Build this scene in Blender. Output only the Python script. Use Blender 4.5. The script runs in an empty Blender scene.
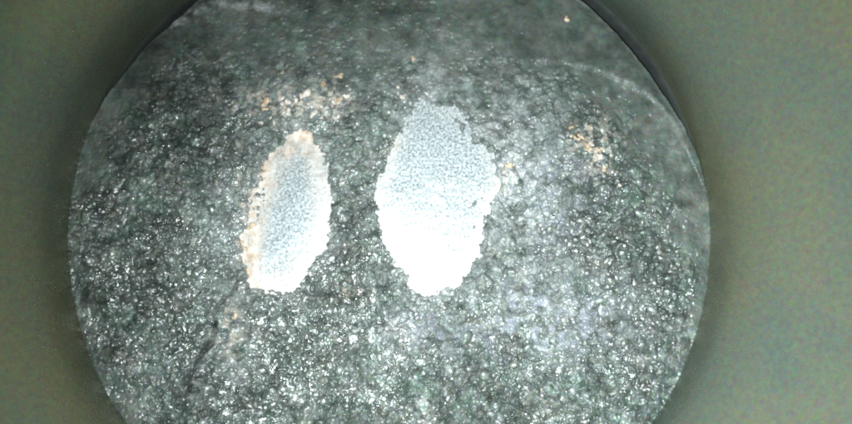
import bpy, bmesh, math, random
import numpy as np
from mathutils import Vector, Matrix

# ------------------------------------------------------------------ camera, light, exposure
sc = bpy.context.scene
MM = 0.001
CROWN_Z = 0.050                       # crown level above the foot of the piston
R_BORE = 43.0 * MM
PW, PH, FPX = 852.0, 424.0, 640.0     # size of the photograph, focal length in its pixels

cam_data = bpy.data.cameras.new('camera')
cam = bpy.data.objects.new('camera', cam_data)
sc.collection.objects.link(cam)
sc.camera = cam
CAM = Vector((2.0 * MM, -8.8 * MM, CROWN_Z + 85.9 * MM))
AIM = Vector((4.3 * MM, 1.3 * MM, CROWN_Z))
fwd = (AIM - CAM).normalized()
right = fwd.cross(Vector((0, 1, 0))).normalized()
up = right.cross(fwd).normalized()
rot = Matrix((right, up, -fwd)).transposed()
cam.matrix_world = Matrix.Translation(CAM) @ rot.to_4x4()
cam_data.sensor_width = 36.0
cam_data.lens = 36.0 * FPX / PW
cam_data.clip_start = 0.001
cam_data.clip_end = 5.0

world = bpy.data.worlds.new('World')
sc.world = world
world.use_nodes = True
bgn = world.node_tree.nodes['Background']
bgn.inputs['Color'].default_value = (0.80, 0.95, 0.85, 1)
bgn.inputs['Strength'].default_value = 0.11

def led(dx, dy, power, size, col):
    d = bpy.data.lights.new('probe_led', 'AREA')
    d.shape = 'DISK'
    d.size = size * MM
    d.energy = power
    d.color = col
    o = bpy.data.objects.new('probe_led', d)
    sc.collection.objects.link(o)
    d.spread = math.radians(118)
    p = CAM + right * dx * MM + up * dy * MM + fwd * (-0.5 * MM)
    z = (p - LED_AIM).normalized(); x = Vector((1, 0, 0)) - z * z.x; x.normalize(); y = z.cross(x)
    o.matrix_world = Matrix.Translation(p) @ Matrix((x, y, z)).transposed().to_4x4()
LED_AIM = Vector((28 * MM, -25 * MM, CROWN_Z))
for k in range(4):
    a = math.radians(45 + 90 * k)
    led(-4.5 + 3.0 * math.cos(a), -6.5 + 3.0 * math.sin(a), 0.035, 3.0, (0.90, 1.0, 1.0))

sc.view_settings.view_transform = 'Standard'
sc.view_settings.look = 'None'
sc.view_settings.gamma = 1.0
sc.view_settings.exposure = 0.0
sc.cycles.pixel_filter_type = 'GAUSSIAN'
sc.cycles.filter_width = 2.7
sc.cycles.use_denoising = False

# ------------------------------------------------------------------ helpers
rng = np.random.default_rng(11)
random.seed(5)

def px(x, y, z=CROWN_Z):
    """photo pixel -> point on the crown plane"""
    d = fwd + right * ((x - PW / 2) / FPX) - up * ((y - PH / 2) / FPX)
    t = (z - CAM.z) / d.z
    return CAM + d * t

def to_px(X, Y, Z=CROWN_Z):
    """points on the crown plane (numpy, metres) -> photo pixels"""
    vx, vy, vz = X - CAM.x, Y - CAM.y, Z - CAM.z
    f = vx * fwd.x + vy * fwd.y + vz * fwd.z
    u = (vx * right.x + vy * right.y + vz * right.z) / f
    v = (vx * up.x + vy * up.y + vz * up.z) / f
    return PW / 2 + u * FPX, PH / 2 - v * FPX

def hash2(ix, iy, seed):
    ix = ix.astype(np.uint32); iy = iy.astype(np.uint32)
    h = ix * np.uint32(374761393) + iy * np.uint32(668265263) + np.uint32((seed * 974634777) & 0xFFFFFFFF)
    h = (h ^ (h >> np.uint32(13))) * np.uint32(1274126177)
    h = h ^ (h >> np.uint32(16))
    h = h * np.uint32(2246822519)
    h = h ^ (h >> np.uint32(15))
    return h.astype(np.float64) / 4294967296.0

def vnoise(x, y, seed):
    """smooth value noise, -1..1"""
    x = x + 1000; y = y + 1000
    ix = np.floor(x); iy = np.floor(y)
    fx = x - ix; fy = y - iy
    fx = fx * fx * fx * (fx * (fx * 6 - 15) + 10); fy = fy * fy * fy * (fy * (fy * 6 - 15) + 10)
    ix = ix.astype(np.int64); iy = iy.astype(np.int64)
    a = hash2(ix, iy, seed); b = hash2(ix + 1, iy, seed)
    c = hash2(ix, iy + 1, seed); d = hash2(ix + 1, iy + 1, seed)
    return 2 * ((a * (1 - fx) + b * fx) * (1 - fy) + (c * (1 - fx) + d * fx) * fy) - 1

def fbm(x, y, seed, oct=4):
    s = 0; amp = 1; tot = 0
    for o in range(oct):
        s = s + amp * vnoise(x * 2 ** o, y * 2 ** o, seed + o); tot += amp; amp *= 0.5
    return s / tot

def nodules(x, y, seed, keep=0.8):
    """grain field: each cell holds one lumpy dome; returns dome height 0..1 and a random value of the top grain"""
    x = x + 500; y = y + 500
    ix = np.floor(x).astype(np.int64); iy = np.floor(y).astype(np.int64)
    best = np.zeros_like(x); rid = np.zeros_like(x)
    for dx in (-1, 0, 1):
        for dy in (-1, 0, 1):
            cx = ix + dx; cy = iy + dy
            px_ = cx + 0.1 + 0.8 * hash2(cx, cy, seed); py_ = cy + 0.1 + 0.8 * hash2(cx, cy, seed + 1)
            r = 0.38 + 0.42 * hash2(cx, cy, seed + 2)
            hgt = 0.35 + 0.65 * hash2(cx, cy, seed + 3)
            ang = hash2(cx, cy, seed + 4) * math.pi
            st = 1.0 + 0.55 * hash2(cx, cy, seed + 5)
            on = hash2(cx, cy, seed + 6) < keep
            ex = x - px_; ey = y - py_
            c = np.cos(ang); s = np.sin(ang)
            qx = (ex * c + ey * s) * st; qy = (-ex * s + ey * c)
            d2 = (qx * qx + qy * qy) / (r * r)
            h = np.where(on, hgt * np.sqrt(np.clip(1 - d2, 0, 1)), 0)
            up_ = h > best
            rid = np.where(up_, hash2(cx, cy, seed + 7), rid)
            best = np.where(up_, h, best)
    return best, rid

def sstep(a, b, x):
    t = np.clip((x - a) / (b - a), 0, 1)
    return t * t * (3 - 2 * t)

def smooth_poly(pts, closed=False, n=8):
    """Catmull-Rom through the given points"""
    P = [np.array(p, float) for p in pts]; out = []
    N = len(P)
    rngi = range(N) if closed else range(N - 1)
    for i in rngi:
        if closed:
            p0, p1, p2, p3 = P[(i - 1) % N], P[i], P[(i + 1) % N], P[(i + 2) % N]
        else:
            p0, p1, p2, p3 = P[max(i - 1, 0)], P[i], P[i + 1], P[min(i + 2, N - 1)]
        for k in range(n):
            t = k / n
            out.append(0.5 * ((2 * p1) + (-p0 + p2) * t + (2 * p0 - 5 * p1 + 4 * p2 - p3) * t * t + (-p0 + 3 * p1 - 3 * p2 + p3) * t ** 3))
    if not closed: out.append(P[-1])
    return np.array(out)

def seg_dist(U, V, pts, closed=False, margin=60):
    """distance in photo pixels to a polyline, and which side (sign of the cross product)"""
    D = np.full(U.shape, 1e3); S = np.zeros(U.shape); T = np.zeros(U.shape)
    lo = pts.min(0) - margin; hi = pts.max(0) + margin
    m = (U > lo[0]) & (U < hi[0]) & (V > lo[1]) & (V < hi[1])
    u = U[m]; v = V[m]; d = np.full(u.shape, 1e3); s = np.zeros(u.shape); tt = np.zeros(u.shape)
    N = len(pts)
    for i in range(N if closed else N - 1):
        a = pts[i]; b = pts[(i + 1) % N]; e = b - a
        L2 = max(e @ e, 1e-9)
        t = np.clip(((u - a[0]) * e[0] + (v - a[1]) * e[1]) / L2, 0, 1)
        qx = u - a[0] - t * e[0]; qy = v - a[1] - t * e[1]
        dd = np.hypot(qx, qy); w = dd < d
        d = np.where(w, dd, d); s = np.where(w, np.sign(e[0] * (v - a[1]) - e[1] * (u - a[0])), s)
        tt = np.where(w, (i + t) / N, tt)
    D[m] = d; S[m] = s; T[m] = tt
    return D, S, T

def inside(U, V, pts):
    r = np.zeros(U.shape, bool); N = len(pts)
    for i in range(N):
        x1, y1 = pts[i]; x2, y2 = pts[(i + 1) % N]
        if y1 == y2: continue
        c = ((y1 > V) != (y2 > V)) & (U < (x2 - x1) * (V - y1) / (y2 - y1) + x1)
        r ^= c
    return r

def gauss(U, V, x, y, sx, sy):
    return np.exp(-((U - x) / sx) ** 2 - ((V - y) / sy) ** 2)

def link(o, parent=None):
    sc.collection.objects.link(o)
    if parent: o.parent = parent
    return o

def mesh_from_grid(name, verts, faces, attrs, mat, smooth=True):
    me = bpy.data.meshes.new(name)
    nv, nf = len(verts), len(faces); k = faces.shape[1]
    me.vertices.add(nv); me.vertices.foreach_set('co', verts.astype(np.float32).ravel())
    me.loops.add(nf * k); me.loops.foreach_set('vertex_index', faces.astype(np.int32).ravel())
    me.polygons.add(nf)
    me.polygons.foreach_set('loop_start', (np.arange(nf) * k).astype(np.int32))
    me.polygons.foreach_set('loop_total', np.full(nf, k, np.int32))
    me.polygons.foreach_set('use_smooth', np.full(nf, smooth, bool))
    me.update(calc_edges=True)
    for an, av in attrs.items():
        at = me.attributes.new(an, 'FLOAT', 'POINT'); at.data.foreach_set('value', av.astype(np.float32))
    me.materials.append(mat)
    return me

def grid_mesh(X, Y, keep):
    """indices and quads for a masked grid"""
    idx = -np.ones(X.shape, np.int64)
    q = keep[:-1, :-1] & keep[1:, :-1] & keep[1:, 1:] & keep[:-1, 1:]
    used = np.zeros(X.shape, bool)
    used[:-1, :-1] |= q; used[1:, :-1] |= q; used[1:, 1:] |= q; used[:-1, 1:] |= q
    idx[used] = np.arange(used.sum())
    f = np.stack([idx[:-1, :-1][q], idx[:-1, 1:][q], idx[1:, 1:][q], idx[1:, :-1][q]], 1)
    return used, f

# ------------------------------------------------------------------ materials
class NT:
    def __init__(s, name):
        s.m = bpy.data.materials.new(name); s.m.use_nodes = True
        s.t = s.m.node_tree; s.b = s.t.nodes['Principled BSDF']; s.t.nodes
    def n(s, kind, **kw):
        nd = s.t.nodes.new(kind)
        for k, v in kw.items():
            if k in nd.inputs: nd.inputs[k].default_value = v
            else: setattr(nd, k, v)
        return nd
    def l(s, a, b): s.t.links.new(a, b)
    def attr(s, name): return s.n('ShaderNodeAttribute', attribute_name=name).outputs['Fac']
    def coord(s): return s.n('ShaderNodeNewGeometry').outputs['Position']
    def noise(s, scale, detail=3, rough=0.6, vec=None, out='Fac'):
        nd = s.n('ShaderNodeTexNoise', Scale=scale, Detail=detail, Roughness=rough)
        s.l(vec or s.coord(), nd.inputs['Vector']); return nd.outputs[out]
    def ramp(s, fac, stops):
        nd = s.n('ShaderNodeValToRGB'); cr = nd.color_ramp
        while len(cr.elements) < len(stops): cr.elements.new(0.5)
        for e, (p, c) in zip(cr.elements, stops):
            e.position = p; e.color = (*c, 1) if len(c) == 3 else c
        s.l(fac, nd.inputs['Fac']); return nd.outputs['Color']
    def mix(s, fac, a, b, mode='MIX'):
        nd = s.n('ShaderNodeMix', data_type='RGBA', blend_type=mode)
        for v, i in ((fac, 0), (a, 6), (b, 7)):
            if isinstance(v, (int, float)): nd.inputs[i].default_value = v
            elif isinstance(v, tuple): nd.inputs[i].default_value = (*v, 1)
            else: s.l(v, nd.inputs[i])
        return nd.outputs[2]
    def mrange(s, v, a, b, c, d):
        nd = s.n('ShaderNodeMapRange'); s.l(v, nd.inputs[0])
        for i, q in zip((1, 2, 3, 4), (a, b, c, d)): nd.inputs[i].default_value = q
        return nd.outputs[0]
    def bump(s, h, strength, dist):
        nd = s.n('ShaderNodeBump', Strength=strength, Distance=dist); s.l(h, nd.inputs['Height'])
        s.l(nd.outputs[0], s.b.inputs['Normal'])

def grey(g, tint=(1, 1, 1)): return tuple(g * t for t in tint)

# carbon: dark glossy grains, ashy bloom, rusty-tan tint, crack shade painted in the tone
c = NT('carbon_deposit')
v = c.coord()
base = c.ramp(c.noise(900, 4, 0.65, v), [(0.25, (0.024, 0.031, 0.028)), (0.55, (0.070, 0.082, 0.076)), (0.8, (0.15, 0.158, 0.154))])
base = c.mix(c.mrange(c.attr('coarse'), 0.15, 0.6, 0.6, 0.0), base, c.ramp(c.noise(330, 5, 0.7, v), [(0.3, (0.062, 0.074, 0.066)), (0.7, (0.125, 0.140, 0.130))]))
tint = c.ramp(c.noise(260, 3, 0.6, v), [(0.3, (0.84, 1.0, 0.92)), (0.5, (1, 1, 1)), (0.7, (1.10, 0.97, 0.95))])
base = c.mix(1.0, base, tint, 'MULTIPLY')
rid = c.attr('grain')
base = c.mix(1.0, base, c.ramp(rid, [(0.0, (0.55, 0.58, 0.57)), (0.6, (1.0, 1.0, 1.0)), (1.0, (1.7, 1.7, 1.7))]), 'MULTIPLY')
base = c.mix(0.52, base, c.noise(1700, 3, 0.8, v, 'Color'), 'OVERLAY')
base = c.mix(1.0, base, c.ramp(c.attr('tone'), [(0.0, (0.45, 0.47, 0.46)), (0.5, (1, 1, 1)), (1.0, (1.75, 1.72, 1.72))]), 'MULTIPLY')
base = c.mix(c.attr('blue'), base, (0.17, 0.18, 0.225))
ash = c.attr('ash')
base = c.mix(ash, base, c.ramp(c.noise(1500, 3, 0.6, v), [(0.3, (0.15, 0.165, 0.17)), (0.7, (0.40, 0.41, 0.42))]))
base = c.mix(c.attr('tan'), base, (0.40, 0.345, 0.30))
c.l(base, c.b.inputs['Base Color'])
c.l(c.mrange(c.noise(1100, 3, 0.6, v), 0.35, 0.65, 0.15, 0.38), c.b.inputs['Roughness'])
c.l(c.mrange(c.attr('gloss'), 0, 1, 0.10, 1.1), c.b.inputs['Specular IOR Level'])
c.bump(c.noise(2600, 3, 0.6, v), 0.5, 0.00012)
M_CARBON = c.m

# bare crown metal in the two reliefs
c = NT('bare_aluminium')
v = c.coord()
vor = c.n('ShaderNodeTexVoronoi', Scale=1500, Randomness=1.0); c.l(v, vor.inputs['Vector'])
n1 = c.noise(3300, 2, 0.6, v)
base = c.ramp(n1, [(0.34, (0.07, 0.083, 0.09)), (0.48, (0.20, 0.225, 0.24)), (0.62, (0.38, 0.40, 0.415))])
base = c.mix(c.attr('rim'), base, c.ramp(c.noise(2300, 2, 0.6, v), [(0.36, (0.19, 0.185, 0.18)), (0.52, (0.44, 0.427, 0.418))]))
stain = c.ramp(c.noise(700, 3, 0.6, v), [(0.36, (0.34, 0.23, 0.155)), (0.5, (0.50, 0.40, 0.33)), (0.64, (0.58, 0.53, 0.49))])
base = c.mix(c.attr('tan'), base, stain)
pit = c.mrange(c.noise(1300, 2, 0.5, v), 0.30, 0.37, 1.0, 0.0)
pitc = c.n('ShaderNodeMath', operation='MULTIPLY'); c.l(pit, pitc.inputs[0]); c.l(c.attr('pit'), pitc.inputs[1])
base = c.mix(pitc.outputs[0], base, (0.16, 0.15, 0.15))
c.l(base, c.b.inputs['Base Color'])
c.b.inputs['Metallic'].default_value = 0.10
c.l(c.mrange(n1, 0.3, 0.7, 0.40, 0.29), c.b.inputs['Roughness'])
c.bump(n1, 0.35, 0.00008)
M_BARE = c.m

# tan flakes
def flake_mat(name, a, b):
    c = NT(name); v = c.coord()
    c.l(c.ramp(c.noise(1500, 3, 0.6, v), [(0.3, a), (0.7, b)]), c.b.inputs['Base Color'])
    c.b.inputs['Roughness'].default_value = 0.5
    c.bump(c.noise(2500, 3, 0.6, v), 0.5, 0.0001)
    return c.m
M_TAN = flake_mat('tan_flake', (0.27, 0.18, 0.11), (0.50, 0.40, 0.30))
M_PALE = flake_mat('pale_flake', (0.30, 0.25, 0.22), (0.56, 0.50, 0.46))

# piston body
c = NT('sooted_aluminium'); v = c.coord()
c.l(c.ramp(c.noise(500, 4, 0.6, v), [(0.3, (0.045, 0.05, 0.046)), (0.7, (0.09, 0.098, 0.09))]), c.b.inputs['Base Color'])
c.b.inputs['Roughness'].default_value = 0.6
M_BODY = c.m
c = NT('ring_steel'); v = c.coord()
c.l(c.ramp(c.noise(300, 3, 0.6, v), [(0.3, (0.05, 0.05, 0.05)), (0.7, (0.10, 0.10, 0.10))]), c.b.inputs['Base Color'])
c.b.inputs['Metallic'].default_value = 0.8; c.b.inputs['Roughness'].default_value = 0.4
M_RING = c.m

c = NT('gap_shade'); v = c.coord()  # near-black colour painting the shade in the gap around the piston
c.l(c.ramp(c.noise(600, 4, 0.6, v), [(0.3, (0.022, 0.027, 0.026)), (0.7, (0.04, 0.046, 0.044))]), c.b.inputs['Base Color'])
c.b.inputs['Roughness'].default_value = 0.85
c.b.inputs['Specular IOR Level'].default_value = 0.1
M_GAP_SHADE = c.m

# bore wall: honed iron with an oil film, faint olive varnish
c = NT('honed_iron'); v = c.coord()
n1 = c.noise(45, 3, 0.55, v); n2 = c.noise(1500, 4, 0.85, v, 'Color')
base = c.ramp(n1, [(0.35, (0.115, 0.142, 0.116)), (0.5, (0.140, 0.153, 0.110)), (0.65, (0.160, 0.160, 0.096))])
base = c.mix(0.7, base, n2, 'OVERLAY')
c.l(base, c.b.inputs['Base Color'])
c.b.inputs['Metallic'].default_value = 0.6
c.b.inputs['Roughness'].default_value = 0.45
mp = c.n('ShaderNodeMapping'); mp.inputs['Scale'].default_value = (1, 1, 3); c.l(v, mp.inputs['Vector'])
c.bump(c.noise(1600, 3, 0.6, mp.outputs[0]), 0.12, 0.00005)
M_WALL = c.m

# ------------------------------------------------------------------ cylinder bore (background)
def lathe(name, profile, mat, seg=256, closed=True):
    n = len(profile)
    a = np.arange(seg) * 2 * math.pi / seg
    pr = np.array(profile) * MM
    verts = np.stack([np.outer(np.cos(a), pr[:, 0]), np.outer(np.sin(a), pr[:, 0]), np.tile(pr[:, 1], (seg, 1))], 2).reshape(-1, 3)
    faces = []
    for i in range(seg):
        j = (i + 1) % seg
        for k in range(n if closed else n - 1):
            k2 = (k + 1) % n
            faces.append((i * n + k, j * n + k, j * n + k2, i * n + k2))
    me = mesh_from_grid(name, verts, np.array(faces), {}, mat, True)
    return me

cz_ = CROWN_Z / MM
wall_me = lathe('cylinder_wall', [(43.0, 0), (43.0, cz_), (42.6, cz_ + 2), (42.2, cz_ + 4), (41.9, cz_ + 6), (41.75, cz_ + 7.5), (41.75, cz_ + 8.5), (41.95, cz_ + 10), (42.7, cz_ + 12.5), (43.9, cz_ + 15.5), (45.7, cz_ + 19), (47.3, cz_ + 23), (49.0, cz_ + 27), (50.2, cz_ + 31), (50.8, cz_ + 36), (51, cz_ + 42), (51, 150), (51.6, 150.6), (56, 150.6), (56.6, 150), (56.6, 0)], M_WALL)  # undercut and flare shaped to darken the wall beside the piston
wall_me.set_sharp_from_angle(angle=math.radians(35))
wall = link(bpy.data.objects.new('cylinder_wall', wall_me))
wall['label'] = 'smooth olive grey cylinder wall curving around the carbon covered piston'
wall['category'] = 'cylinder wall'
# dark sleeve below the crown, added to paint the gap's shade
gap_me = lathe('gap_shade_ring', [(43.2, 30), (43.2, cz_ - 0.2), (42.92, cz_ - 0.6), (42.8, cz_ - 1.5), (42.75, 30)], M_GAP_SHADE)
link(bpy.data.objects.new('gap_shade_ring', gap_me), wall)

# ------------------------------------------------------------------ piston
OFF = Vector((0, 0, 0))
piston = link(bpy.data.objects.new('piston', None))
piston.location = OFF
piston.empty_display_size = 0.01
piston['label'] = 'round piston crown crusted with black carbon, two bare silver oval patches'
piston['category'] = 'piston'
R_P = 43.06      # reach of the crust
R_B = 40.9       # metal of the piston
cz = CROWN_Z / MM
body_me = lathe('piston_body', [(0.01, cz - 2.2), (R_B - 0.9, cz - 2.2), (R_B - 0.15, cz - 2.8), (R_B - 0.1, cz - 7), (R_B - 3.5, cz - 7), (R_B - 3.5, cz - 8.6), (R_B - 0.1, cz - 8.6),
                                (R_B - 0.1, 0), (R_B - 4, 0), (R_B - 4, cz - 14), (0.01, cz - 14)], M_BODY, closed=True)
body_me.set_sharp_from_angle(angle=math.radians(35))
body = link(bpy.data.objects.new('piston_body', body_me), piston)
ring_me = lathe('compression_ring', [(R_B - 2.9, cz - 8.4), (R_B - 2.9, cz - 7.2), (R_BORE / MM - 0.02, cz - 7.2), (R_BORE / MM - 0.02, cz - 8.4)], M_RING)
ring_me.set_sharp_from_angle(angle=math.radians(35))
link(bpy.data.objects.new('compression_ring', ring_me), piston)

# outlines read off the photograph (pixels on the crown plane)
PATCH_L = [(300, 126), (309, 129), (313, 141), (322, 150), (328, 166), (331, 182), (332, 200), (331, 222), (327, 241), (320, 259), (308, 272), (300, 286), (287, 293), (273, 294), (258, 291), (248, 285),
           (244, 268), (244, 250), (242, 238), (247, 222), (248, 205), (255, 190), (259, 175), (264, 162), (272, 152), (284, 144), (291, 134)]
PATCH_R = [(425, 97), (437, 103), (452, 106), (464, 116), (474, 130), (484, 146), (493, 158), (499, 176), (504, 187), (494, 200), (488, 213), (485, 235), (480, 252), (472, 268), (457, 284), (438, 293), (426, 296),
           (413, 288), (403, 272), (391, 256), (381, 238), (378, 215), (376, 195), (381, 175), (386, 160), (391, 148), (399, 132), (409, 115), (415, 102)]
PL = smooth_poly(PATCH_L, True, 4); PR = smooth_poly(PATCH_R, True, 4)

# ---- carbon crust: one dense relief sheet
STEP = 0.088
nn = int(2 * R_P / STEP) + 3
ax = (np.arange(nn) - (nn - 1) / 2) * STEP
X, Y = np.meshgrid(ax, ax)                 # mm, piston coordinates
RR = np.hypot(X, Y)
TH = np.degrees(np.arctan2(Y, X))
GAP = (1.75 * sstep(2, 36, TH) * sstep(120, 80, TH) + 1.45 * sstep(80, 120, TH) * sstep(168, 132, TH)) * (1 + 0.12 * fbm(TH / 6, TH * 0, 9, 3))
EDGE = R_P - GAP - RR                     # distance to the ragged rim of the crust, mm
keep = EDGE > -0.02
U, V = to_px(X * MM + OFF.x, Y * MM + OFF.y)

# where the grains are coarse, fine or missing
arcA = smooth_poly([(505, 66), (540, 62), (575, 66), (608, 76), (637, 90), (656, 103), (672, 122), (684, 146)])
arcB = smooth_poly([(168, 30), (182, 18), (200, 10), (222, 6), (250, 6), (280, 11), (315, 14)])
lim = smooth_poly([(540, 78), (575, 104), (600, 130), (622, 160), (640, 190), (655, 220), (672, 262), (690, 310)])
dA, sA, tA = seg_dist(U, V, arcA); dB, sB, tB = seg_dist(U, V, arcB)
dLim, sLim, _ = seg_dist(U, V, lim, margin=400)
sideLim = dLim * sLim                       # <0 to the upper right of the limit curve
wob = 10 * fbm(U / 26, V / 26, 90, 3)
coarse = np.ones(X.shape)
coarse *= 0.20 + 0.80 * sstep(-34, 22, sideLim + 2.4 * wob)
coarse *= 0.22 + 0.78 * sstep(45, 190, V + 0.10 * np.abs(U - 390) + 2.5 * wob)
rim = sstep(0, 5.5, EDGE + 0.15 * wob)
coarse *= 0.45 + 0.55 * rim
upper_left = sstep(210, 100, U) * sstep(240, 110, V)
coarse *= 1 - 0.45 * upper_left
big = sstep(-0.1, 0.5, fbm(U / 55, V / 55, 31, 3) + 0.9 * gauss(U, V, 150, 280, 70, 70) + 0.5 * gauss(U, V, 590, 320, 110, 80) + 0.5 * gauss(U, V, 350, 300, 50, 30) - 0.5 * gauss(U, V, 230, 160, 60, 60))

wx = X + 0.46 * fbm(X / 0.8, Y / 0.8, 3, 3) + 0.3 * fbm(X / 2.5, Y / 2.5, 5, 2); wy = Y + 0.46 * fbm(X / 0.8, Y / 0.8, 7, 3) + 0.3 * fbm(X / 2.5, Y / 2.5, 9, 2)
n1, id1 = nodules(wx / 1.25, wy / 1.25, 20, 0.7)
n0, id0 = nodules(wx / 2.1, wy / 2.1, 25, 0.55)
n2, id2 = nodules(wx / 0.69, wy / 0.69, 40, 0.85)
n3, id3 = nodules(wx / 0.38, wy / 0.38, 60, 0.9)
n1 = n1 * (0.75 + 0.5 * fbm(X / 0.45, Y / 0.45, 101, 2)); n2 = n2 * (0.7 + 0.6 * fbm(X / 0.35, Y / 0.35, 104, 2))
g1 = 0.60 * n1 * big * coarse; g2 = 0.32 * n2 * coarse; g3 = 0.13 * n3 * (0.25 + 0.75 * coarse)
und = 0.22 * fbm(X / 7, Y / 7, 70, 4) + 0.14 * fbm(X / 2.2, Y / 2.2, 75, 3) * (0.3 + 0.7 * coarse)
g0 = 0.75 * np.sqrt(n0) * coarse * sstep(-0.25, 0.35, fbm(U / 48, V / 48, 36, 2) + 0.7 * gauss(U, V, 150, 320, 90, 90))
H = 0.40 + und + np.maximum(g1, g2 * 0.9 + 0.3 * g1) + g3 + g0
rdg = sstep(0.30, 0.0, np.abs(fbm(wx / 1.3, wy / 1.3, 63, 2)))
H += 0.36 * coarse * rdg
H -= 0.25 * coarse * sstep(0.12, 0.0, np.abs(fbm(X / 2.6, Y / 2.6, 66, 3)))
grain = np.where(g1 > g2, id1, id2) * 0.8 + 0.2 * id3
grain = np.where(coarse < 0.3, 0.45 + 0.2 * (grain - 0.5), grain)

# steps and ridges
H += 0.30 * sstep(3, -3, dA * sA) * sstep(60, 5, dA) * sstep(0.0, 0.15, tA) + 0.07 * np.exp(-(dA / 2.8) ** 2) * sstep(0.05, 0.5, tA) * (0.6 + 0.9 * fbm(U / 6, V / 6, 81, 2))
H += 0.12 * np.exp(-(dB / 5.5) ** 2) * sstep(0, 0.1, tB) * sstep(1.0, 0.75, tB)
crease = smooth_poly([(240, 287), (228, 302), (221, 318), (217, 336), (208, 352), (199, 366), (194, 382), (190, 400), (189, 430)])
dC, sC, tC = seg_dist(U + 4 * fbm(U / 12, V / 12, 84, 2), V + 4 * fbm(U / 12, V / 12, 87, 2), crease, False, 200)
H += 0.75 * sstep(-3, 3, -dC * sC) * np.exp(-np.maximum(dC - 12, 0) / 26) - 0.8 * np.clip(0.75 + fbm(U / 14, V / 14, 89, 2), 0, 1) * np.exp(-((dC * -sC + 2.2) / 2.0) ** 2)
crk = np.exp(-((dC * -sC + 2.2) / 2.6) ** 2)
for pl, w, dep in (([(429, 296), (431, 306), (427, 316), (429, 330)], 1.7, 0.5), ([(432, 322), (444, 317), (456, 312), (463, 314)], 1.8, 0.4),
                   ([(350, 282), (362, 286), (372, 292), (382, 300)], 1.9, 0.4), ([(352, 296), (360, 290), (368, 291)], 1.6, 0.4), ([(334, 262), (346, 270), (352, 284)], 1.8, 0.4),
                   ([(310, 300), (324, 292), (338, 297), (346, 308)], 1.8, 0.4), ([(520, 300), (531, 290), (544, 294), (552, 304)], 1.8, 0.4), ([(395, 92), (388, 110), (384, 130), (376, 150)], 3.0, 0.3),
                   ([(560, 372), (575, 362), (592, 366), (600, 380)], 2.0, 0.4), ([(112, 236), (128, 228), (146, 232), (160, 246)], 2.0, 0.45), ([(90, 330), (110, 338), (128, 352)], 2.2, 0.4)):
    p = smooth_poly(pl); d, _, _ = seg_dist(U, V, p)
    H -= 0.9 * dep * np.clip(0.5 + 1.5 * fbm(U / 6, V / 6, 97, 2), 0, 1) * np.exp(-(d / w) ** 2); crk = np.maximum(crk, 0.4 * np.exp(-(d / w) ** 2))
# edge of the crown rolls over
H -= 0.7 * np.clip(GAP, 0, 1) * sstep(2.4, 0.0, EDGE) ** 1.5

# bare patches: the crust stops short of the metal there
edge = 4.2 * fbm(U / 13, V / 13, 110, 3) + 3.5 * fbm(U / 3.5, V / 3.5, 115, 2) + 2.0 * fbm(U / 1.7, V / 1.7, 118, 2)
bare = np.zeros(X.shape); near = np.zeros(X.shape); tan = np.zeros(X.shape)
for P in (PL, PR):
    d, _, _ = seg_dist(U, V, P, True, 70)
    sd = np.where(inside(U, V, P), -d, d)
    bare = np.maximum(bare, sstep(2.0, -2.0, sd + edge + 1.2))
    near = np.maximum(near, np.exp(-np.maximum(sd, 0) / 16))
# islets of crust left along the ragged upper right edge of the right patch
isl = sstep(0.10, 0.35, fbm(U / 6, V / 6, 130, 2)) * np.maximum(gauss(U, V, 474, 122, 26, 24), 1.0 * gauss(U, V, 482, 218, 14, 22))
isl = np.maximum(isl, sstep(0.2, 0.42, fbm(U / 3, V / 3, 133, 2)) * 0.62 * gauss(U, V, 258, 195, 12, 36))
bare *= 1 - sstep(0.25, 0.5, isl)
spk = sstep(0.42, 0.58, fbm(U / 2.6, V / 2.6, 140, 2))
bb = sstep(0.0, 0.45, bare); H = np.where(bare > 0, H * (1 - bb) + bb * (-0.35), H)

ash = 0.75 * gauss(U, V, 520, 170, 42, 75) + 0.35 * gauss(U, V, 560, 310, 75, 50) + 0.40 * gauss(U, V, 228, 225, 26, 45) + 0.35 * near + 0.35 * gauss(U, V, 300, 105, 60, 26) + 0.30 * gauss(U, V, 430, 70, 60, 30) + 0.30 * gauss(U, V, 420, 335, 55, 30) + 0.35 * gauss(U, V, 232, 352, 30, 45)
ash = np.clip(ash * (0.6 + 0.9 * fbm(U / 9, V / 9, 150, 3)), 0, 0.85)
ash = np.maximum(ash, 0.17 * np.exp(-(dA / 3.4) ** 2) * sstep(0.05, 0.5, tA) * np.clip(0.6 + 1.2 * fbm(U / 5, V / 5, 82, 2), 0, 1)); ash = np.maximum(ash, 0.75 * np.clip(0.6 + 1.3 * fbm(U / 7, V / 7, 83, 2), 0, 1) * np.exp(-(dB / 5.5) ** 2) * sstep(0, 0.1, tB) * sstep(1.0, 0.6, tB))
tan = 0.9 * gauss(U, V, 285, 106, 40, 16) + 0.8 * gauss(U, V, 335, 100, 18, 16) + 0.7 * gauss(U, V, 592, 148, 22, 24) + 0.7 * gauss(U, V, 505, 178, 10, 12) + 0.6 * gauss(U, V, 245, 215, 9, 60) + 0.7 * gauss(U, V, 232, 328, 13, 26) + 0.4 * gauss(U, V, 345, 290, 14, 10)
tan = np.clip(tan * sstep(0.0, 0.5, fbm(U / 5, V / 5, 160, 3) + 0.08), 0, 0.9)
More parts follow.
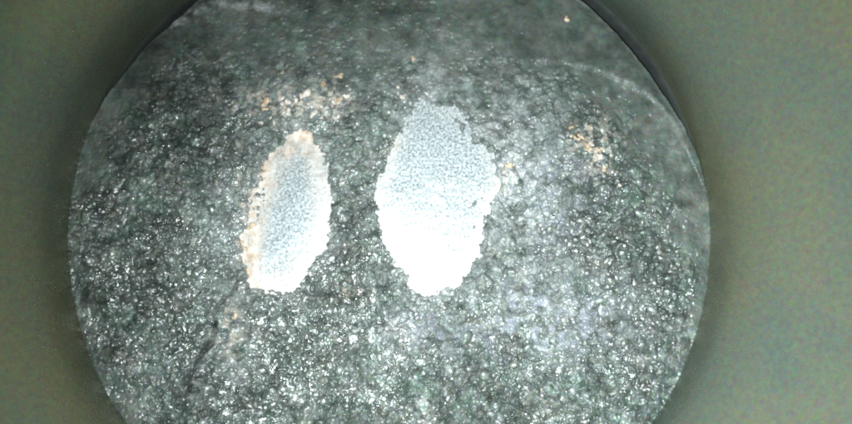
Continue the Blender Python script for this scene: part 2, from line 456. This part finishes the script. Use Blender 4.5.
gloss = np.clip(1.5 * (1 + 0.5 * gauss(U, V, 150, 290, 70, 60) + 0.5 * gauss(U, V, 600, 300, 90, 80)) * coarse * (0.22 + 0.78 * sstep(-0.25, 0.35, fbm(U / 30, V / 30, 170, 3) + 0.35 * gauss(U, V, 150, 290, 80, 70))) * sstep(0.05, 0.5, grain + 0.25) * (0.15 + 0.85 * sstep(50, 190, V + 1.5 * wob)), 0, 1)

tone = np.clip(0.54 + 0.45 * fbm(U / 50, V / 50, 181, 3) + 0.42 * fbm(U / 12, V / 12, 185, 3), 0, 1)
tone *= 1 - 0.4 * crk; gloss *= 1 - 0.8 * crk  # crease and cracks darkened in tone to paint their shade
blue = np.clip(0.9 * (gauss(U, V, 545, 318, 60, 34) + 0.6 * gauss(U, V, 545, 190, 45, 50) + 0.5 * gauss(U, V, 430, 330, 40, 25)) * sstep(-0.15, 0.4, fbm(U / 8, V / 8, 190, 3)), 0, 0.7)
used, faces = grid_mesh(X, Y, keep)
verts = np.stack([X[used] * MM, Y[used] * MM, CROWN_Z + H[used] * MM], 1)
crust_me = mesh_from_grid('carbon_crust', verts, faces, {'tone': tone[used], 'blue': blue[used], 'coarse': coarse[used], 'grain': grain[used], 'ash': ash[used], 'tan': tan[used], 'gloss': gloss[used]}, M_CARBON)
crust = link(bpy.data.objects.new('carbon_crust', crust_me), piston)
crust['kind'] = 'stuff'

# ---- the two bare reliefs
def relief(P, tan_fn, pit_fn, label, seed, wide=0.0):
    lo = P.min(0) - 9; hi = P.max(0) + 9
    a = px(lo[0], hi[1]); b = px(hi[0], lo[1])
    st = 0.16
    gx = np.arange((a.x - OFF.x) / MM, (b.x - OFF.x) / MM, st); gy = np.arange((a.y - OFF.y) / MM, (b.y - OFF.y) / MM, st)
    x, y = np.meshgrid(gx, gy)
    u, v = to_px(x * MM + OFF.x, y * MM + OFF.y)
    d, _, _ = seg_dist(u, v, P, True, 40)
    sd = np.where(inside(u, v, P), -d, d)
    k = sd < 8
    h = 0.02 * fbm(x / 0.5, y / 0.5, seed, 3) + 0.05 * fbm(x / 3, y / 3, seed + 5, 2)
    us, fc = grid_mesh(x, y, k)
    vt = np.stack([x[us] * MM, y[us] * MM, CROWN_Z + h[us] * MM], 1)
    me = mesh_from_grid('valve_relief', vt, fc, {'rim': np.clip(0.9 * sstep(-16 - wide, 0, sd + 9 * fbm(u / 13, v / 13, seed + 9, 3) + 4 * fbm(u / 4, v / 4, seed + 12, 2)) * (0.3 + 0.7 * sstep(120, 230, v)) + 0.0 * v, 0, 1)[us], 'tan': np.clip(tan_fn(u, v, sd), 0, 1)[us], 'pit': np.clip(pit_fn(u, v, sd), 0, 1)[us]}, M_BARE)  # rim: white ash edge; extra whitening lower down paints the lamp's glare
    o = link(bpy.data.objects.new('valve_relief', me), piston)
    o['label'] = label
    return o
relief(PL, lambda u, v, sd: 1.0 * sstep(30, 4, -sd) * sstep(62, 8, u - (300 - 0.33 * (v - 130))) * (0.6 + 0.5 * fbm(u / 8, v / 8, 5, 2)) + 0.7 * gauss(u, v, 302, 134, 12, 9),
       lambda u, v, sd: 0.9 * gauss(u, v, 268, 200, 25, 70) + 0.6 * gauss(u, v, 280, 268, 26, 16), 'narrow bare silver patch with a tan stained edge', 200, 14.0)
relief(PR, lambda u, v, sd: 0.45 * gauss(u, v, 392, 140, 8, 16) + 0.3 * gauss(u, v, 500, 185, 9, 9),
       lambda u, v, sd: 0.8 * gauss(u, v, 470, 120, 30, 30) + 0.7 * gauss(u, v, 478, 222, 22, 25), 'wide bare silver patch with a ragged edge', 220)

# ---- single lumps and flakes lying in the crust
def lump_mesh(name, mat, seed, flat=0.7, rough=0.28):
    bm = bmesh.new(); bmesh.ops.create_icosphere(bm, subdivisions=2, radius=1.0)
    r = random.Random(seed)
    dirs = [(Vector((r.gauss(0, 1), r.gauss(0, 1), r.gauss(0, 1))).normalized(), r.uniform(-rough, rough)) for _ in range(9)]
    sx, sy = r.uniform(0.75, 1.2), r.uniform(0.6, 1.0)
    for vv in bm.verts:
        n = vv.co.normalized(); k = 1 + sum(a * max(0, n.dot(d)) ** 3 for d, a in dirs) + r.uniform(-0.17, 0.17)
        vv.co = Vector((n.x * k * sx, n.y * k * sy, n.z * k * flat)) * 0.6 * MM
    me = bpy.data.meshes.new(name); bm.to_mesh(me); bm.free()
    me.polygons.foreach_set('use_smooth', [True] * len(me.polygons))
    for an, av in (('tone', r.uniform(0.3, 0.7)), ('blue', 0.0), ('coarse', 1.0), ('grain', r.uniform(0.5, 1.0)), ('ash', r.choice((0, 0, 0.3))), ('tan', 0.0), ('gloss', r.uniform(0.5, 1))):
        at = me.attributes.new(an, 'FLOAT', 'POINT'); at.data.foreach_set('value', [av] * len(me.vertices))
    me.materials.append(mat)
    return me

def surf_h(xm, ym):
    i = int(round((xm / MM - ax[0]) / STEP)); j = int(round((ym / MM - ax[0]) / STEP))
    return CROWN_Z + float(np.median(H[j - 3:j + 4, i - 3:i + 4])) * MM, float(coarse[j, i]), float(bare[j, i]), float(big[j, i])

def put(name, me, x, y, z, s, r):
    o = link(bpy.data.objects.new(name, me), piston)
    o.location = (x, y, z); s = s / (0.6 * MM); o.scale = (s, s, s)
    o.rotation_euler = (r.uniform(-0.4, 0.4), r.uniform(-0.4, 0.4), r.uniform(0, 6.28))
    return o

r = random.Random(77)
lumps = [lump_mesh('carbon_lump', M_CARBON, 300 + i, 0.55, 0.85) for i in range(14)]
cnt = 0
while cnt < 260:
    x = r.uniform(-41, 41) * MM; y = r.uniform(-33, 33) * MM
    if math.hypot(x, y) > 40.5 * MM: continue
    z, co, ba, bg = surf_h(x, y)
    if ba > 0.01 or co < 0.6 or r.random() > 0.15 + bg: continue
    s = r.uniform(0.38, 0.6) * MM
    put('carbon_lump', lumps[r.randrange(14)], x, y, z - 0.32 * s, s, r); cnt += 1

tans = [lump_mesh('tan_flake', M_TAN, 400 + i, 0.28, 0.9) for i in range(6)]
pales = [lump_mesh('pale_flake', M_PALE, 420 + i, 0.28, 0.9) for i in range(6)]
spots = [(341, 75, 1.0, 1), (337, 77, .7, 1), (322, 85, .7, 1), (350, 90, .9, 0), (308, 95, 1.3, 0), (303, 98, 1.0, 0), (297, 102, 1.0, 0), (288, 103, 1.1, 0), (280, 101, 1.0, 0), (264, 104, 1.1, 1),
         (268, 110, .9, 1), (338, 101, 1.2, 1), (333, 103, 1.0, 0), (345, 97, .8, 0), (315, 114, 1.0, 0), (322, 117, .9, 0), (335, 118, .9, 0), (275, 122, .9, 0), (262, 123, .9, 0), (290, 112, .8, 0),
         (283, 73, .6, 1), (401, 98, 1.0, 0), (412, 58, .8, 1), (398, 88, .6, 0), (566, 18, .8, 1), (590, 129, .8, 1), (581, 139, .8, 1), (577, 135, .7, 1), (585, 147, .9, 1), (597, 151, .9, 1),
         (598, 158, 1.0, 0), (611, 172, .6, 0), (618, 186, .6, 0), (604, 168, .6, 1), (571, 128, .6, 1), (585, 151, .7, 1), (573, 139, .7, 1), (506, 168, .9, 1), (503, 172, .8, 1), (507, 176, .6, 1), (243, 246, .9, 1), (248, 228, .8, 1), (240, 243, .8, 1), (238, 318, .7, 1)]
spots = [(u_ + r.uniform(-4, 4) * k, v_ + r.uniform(-3, 3) * k, s_ * r.uniform(0.45, 0.9), tn) for (u_, v_, s_, tn) in spots for k in (0, 1)]
for (u_, v_, s_, tn) in spots:
    p = px(u_, v_); x = p.x - OFF.x; y = p.y - OFF.y
    z, _, _, _ = surf_h(x, y); z = max(z, CROWN_Z + 0.08 * MM)
    s = 0.50 * s_ * MM
    nm = 'tan_flake' if tn else 'pale_flake'
    put(nm, r.choice(tans if tn else pales), x, y, z + 0.05 * s, s, r)
